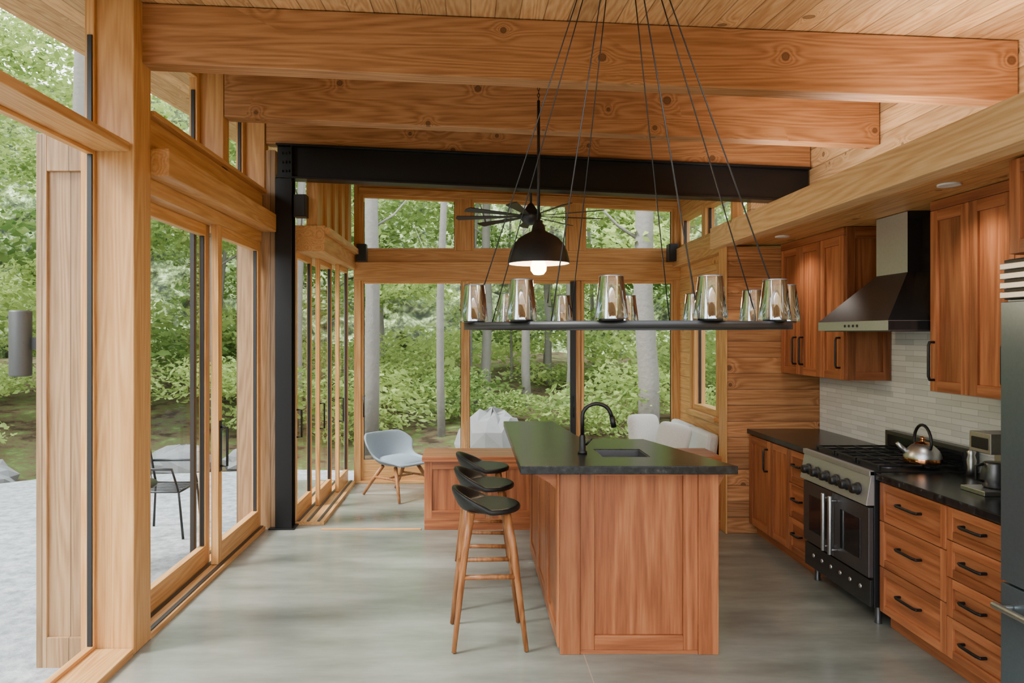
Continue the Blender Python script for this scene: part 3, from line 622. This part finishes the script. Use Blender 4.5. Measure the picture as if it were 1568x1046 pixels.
# ------------------------------------------------------------------ outdoors
m=MB('forest_ground'); n=40; vs=[];fs=[]
for i in range(n+1):
    for j in range(n+1):
        x=-45+90*i/n; y=-30+90*j/n; d=max(0,math.hypot(x,y-4)-8); z=-.32+.09*d+ (.3*random.random() if d>0 else 0)
        vs.append((x,y,z))
for i in range(n):
    for j in range(n): a=i*(n+1)+j; fs.append((a,a+n+1,a+n+2,a+1))
m.add(vs,fs,forestg,True); m.obj()
MB('gravel_patio').prism([(-7.5,-6),(-2.12,-6),(-2.12,8.7),(2.8,8.7),(2.8,9.4),(-2.5,9.9),(-5.5,9.3),(-8,7)],-.33,-.12,gravel).obj()
def rock(m,c,s,seed):
    rr=random.Random(seed); n1,n2=9,14; vs=[];fs=[]
    for i in range(n1+1):
        th=math.pi*i/n1
        for k in range(n2):
            ph=2*math.pi*k/n2; q=1+ (rr.random()-.5)*.28
            vs.append((c[0]+s[0]*q*math.sin(th)*math.cos(ph),c[1]+s[1]*q*math.sin(th)*math.sin(ph),c[2]+s[2]*math.cos(th)*q))
    for i in range(n1):
        for k in range(n2): fs.append((i*n2+k,(i+1)*n2+k,(i+1)*n2+(k+1)%n2,i*n2+(k+1)%n2))
    m.add(vs,fs,rockm,False)
m=MB('boulder'); rock(m,(.33,10.6,.02),(.55,.5,.60),1); m.obj(.02)
for i,(x,y,s_) in enumerate(((-6.4,9.3,.35),(-5.4,10.0,.4),(-4.2,10.4,.35),(-3.2,10.6,.3),(-8.8,7.0,.5))):
    m=MB('boulder'); rock(m,(x,y,-.15),(s_*1.4,s_,s_*.8),10+i); m.obj(.02)
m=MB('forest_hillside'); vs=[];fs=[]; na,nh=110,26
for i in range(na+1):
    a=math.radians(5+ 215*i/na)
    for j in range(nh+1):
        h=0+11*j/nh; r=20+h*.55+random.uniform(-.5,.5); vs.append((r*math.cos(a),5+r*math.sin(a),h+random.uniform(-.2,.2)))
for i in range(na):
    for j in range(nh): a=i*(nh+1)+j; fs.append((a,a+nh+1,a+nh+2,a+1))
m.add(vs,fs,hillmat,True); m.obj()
meshes=[]
for v in range(3):
    mb=MB('leaf_cluster_%d'%v); rr=random.Random(v+50)
    for i in range(700):
        d=Vector((rr.gauss(0,1),rr.gauss(0,1),rr.gauss(0,1))).normalized()*(rr.random()**.45); d=Vector((d.x*1.6,d.y*1.6,d.z*.5))
        s_=rr.uniform(.05,.12); R=Matrix.Rotation(rr.uniform(0,6.28),3,'Z')@Matrix.Rotation(rr.gauss(0,.6),3,'X')@Matrix.Rotation(rr.gauss(0,.5),3,'Y')
        mb.add([d+R@Vector(q)*s_ for q in ((-1,0,0),(0,-.55,0),(1,0,.1),(0,.55,0))],[(0,1,2,3)],leaf)
    o=mb.obj(); meshes.append(o.data); bpy.data.objects.remove(o)
fol=bpy.data.objects.new('forest_foliage',None); sc.collection.objects.link(fol)
for i in range(450):
    a=math.radians(random.uniform(25,205)); r=random.uniform(8.5,18); 
    z=random.uniform(1.2,8.5) if r>11.5 else random.uniform(2.6,8.0)
    if r<10.5 and random.random()<.6: continue
    s_=random.uniform(.6,1.2)
    if i%4==0: r=random.uniform(7.5,15); z=-.1+.09*max(0,r-7)+random.uniform(.1,.9); s_=random.uniform(.45,.85)
    x_,y_=r*math.cos(a),5+r*math.sin(a)
    if z<2 and (math.hypot(x_-.33,y_-10.6)<1.7 or (abs(x_-.2)<1.1 and y_<10.6) or y_<9.9 and x_>-8.6): continue
    o=bpy.data.objects.new('leaf_cluster',random.choice(meshes))
    o.location=(x_,y_,z); o.scale=(s_,s_,s_); o.rotation_euler=(random.uniform(-.3,.3),random.uniform(-.3,.3),random.uniform(0,6.3)); o.parent=fol; sc.collection.objects.link(o)
def tree(x,y,r,h=11,lean=0):
    m=MB('tree_trunk'); pts=[(x+lean*t+random.uniform(-.05,.05),y+random.uniform(-.05,.05),-.4+h*t) for t in [i/8 for i in range(9)]]
    m.tube(pts,[r*(1.2-.6*i/8) for i in range(9)],bark,12)
    for k in range(6):
        t=random.uniform(.25,.95); a=random.uniform(0,6.28); p=Vector((x+lean*t,y,-.4+h*t)); d=Vector((math.cos(a),math.sin(a),.6))*random.uniform(.8,1.8)
        m.tube([p,p+d*.5,p+d+Vector((0,0,.2))],[r*.25,r*.15,r*.06],bark,6)
    m.obj()
tree(-1.62,11.6,.11); tree(-.52,12.4,.06,lean=.2); tree(3.05,12.3,.16,lean=-.2); tree(1.2,15,.08); tree(-6.5,12,.12); tree(-8.5,8.5,.14,lean=.6); tree(-5,14,.12); tree(5.5,11,.15); tree(-9.5,5,.13); tree(-3.2,13.5,.08); tree(.4,17,.10); tree(2.2,16,.07)
for k in range(22):
    a=math.radians(random.uniform(40,200)); r=random.uniform(12,18); tree(r*math.cos(a),5+r*math.sin(a),random.uniform(.03,.09),lean=random.uniform(-.8,.8))
m=MB('patio_chair'); ox,oy,g=-2.85,6.75,-.12
for s_ in (-1,1):
    m.tube([(ox-.22,oy+s_*.22,g+.005),(ox-.2,oy+s_*.22,g+.43),(ox+.2,oy+s_*.22,g+.43),(ox+.24,oy+s_*.22,g+.005)],.012,black)
    m.tube([(ox-.2,oy+s_*.22,g+.43),(ox-.27,oy+s_*.2,g+.85)],.012,black); m.tube([(ox-.24,oy+s_*.23,g+.64),(ox+.15,oy+s_*.25,g+.64),(ox+.2,oy+s_*.22,g+.43)],.012,black)
m.tube([(ox-.27,oy-.2,g+.85),(ox-.28,oy,g+.88),(ox-.27,oy+.2,g+.85)],.012,black)
for i in range(9):
    yy=oy-.2+i*.05; m.tube([(ox+.2,yy,g+.43),(ox-.2,yy,g+.43),(ox-.27,yy,g+.86)],.005,black,6)
m.tube([(ox+.2,oy-.22,g+.43),(ox+.2,oy+.22,g+.43)],.012,black); m.tube([(ox-.2,oy-.22,g+.43),(ox-.2,oy+.22,g+.43)],.012,black); m.obj()
m=MB('patio_table'); m.rev((-2.85,5.65,g+.66),[(0,0),(.36,0),(.36,.018),(0,.018)],black,36)
for k in range(4):
    a=math.pi/4+k*math.pi/2; m.tube([(-2.85+.1*math.cos(a),5.65+.1*math.sin(a),g+.66),(-2.85+.12*math.cos(a),5.65+.12*math.sin(a),g+.3),(-2.85+.28*math.cos(a),5.65+.28*math.sin(a),g+.015)],.011,black)
m.obj()
# ------------------------------------------------------------------ light
w=bpy.data.worlds.new('sky'); sc.world=w; w.use_nodes=True; nt=w.node_tree; bg=nt.nodes['Background']
tc=N(nt,'ShaderNodeTexCoord'); sep=N(nt,'ShaderNodeSeparateXYZ'); nt.links.new(tc.outputs['Generated'],sep.inputs[0])
nt.links.new(ramp(nt,sep.outputs[2],[(0,(.97,.99,1)),(.6,(.82,.92,1))]),bg.inputs[0]); bg.inputs[1].default_value=7.5
def sun(name,e,ang,col):
    l=bpy.data.lights.new(name,'SUN'); l.energy=e; l.angle=ang; l.color=col; o=bpy.data.objects.new(name,l); sc.collection.objects.link(o); return o
s_=sun('sun',8.5,.25,(1,.97,.92)); s_.rotation_euler=Vector((.85,.35,-.95)).to_track_quat('-Z','Y').to_euler()
for i,(x,y) in enumerate(((2.5,3.75),(2.5,5.75),(2.45,1.2))):  # invented soffit spots with discs, added for interior fill
    m=MB('added_fill_disc'); m.rev((x,y,2.524),[(.0,0),(.045,0),(.055,-.004),(.055,.006)],whitem,20); m.obj()
    l=bpy.data.lights.new('added_fill_spot','SPOT'); l.energy=18; l.spot_size=2.2; l.spot_blend=.8; l.color=(1,.92,.80); l.shadow_soft_size=.05; o=bpy.data.objects.new('added_fill_spot_lamp',l); o.location=(x,y,2.50); sc.collection.objects.link(o)
m=MB('added_wash_strip'); m.box(2.36,2.40,.5,6.2,2.682,2.70,whitem); m.obj()  # made-up strip body for the added uplight below
l=bpy.data.lights.new('added_ceiling_wash','AREA'); l.shape='RECTANGLE'; l.size=.05; l.size_y=5.5; l.energy=60; l.color=(1,.96,.88); o=bpy.data.objects.new('added_ceiling_wash_lamp',l); o.location=(2.38,3.35,2.72); o.rotation_euler=(math.pi,.5,0); sc.collection.objects.link(o)  # uplight added to brighten the dark ceiling
# ------------------------------------------------------------------ camera
cd=bpy.data.cameras.new('camera'); co=bpy.data.objects.new('camera',cd); sc.collection.objects.link(co)
co.location=(0,0,1.75); co.rotation_euler=(math.pi/2,0,0); cd.sensor_width=36; cd.lens=36*1100/1568; cd.shift_x=(784-720)/1568; cd.shift_y=-12/1568; cd.clip_start=.05
sc.camera=co
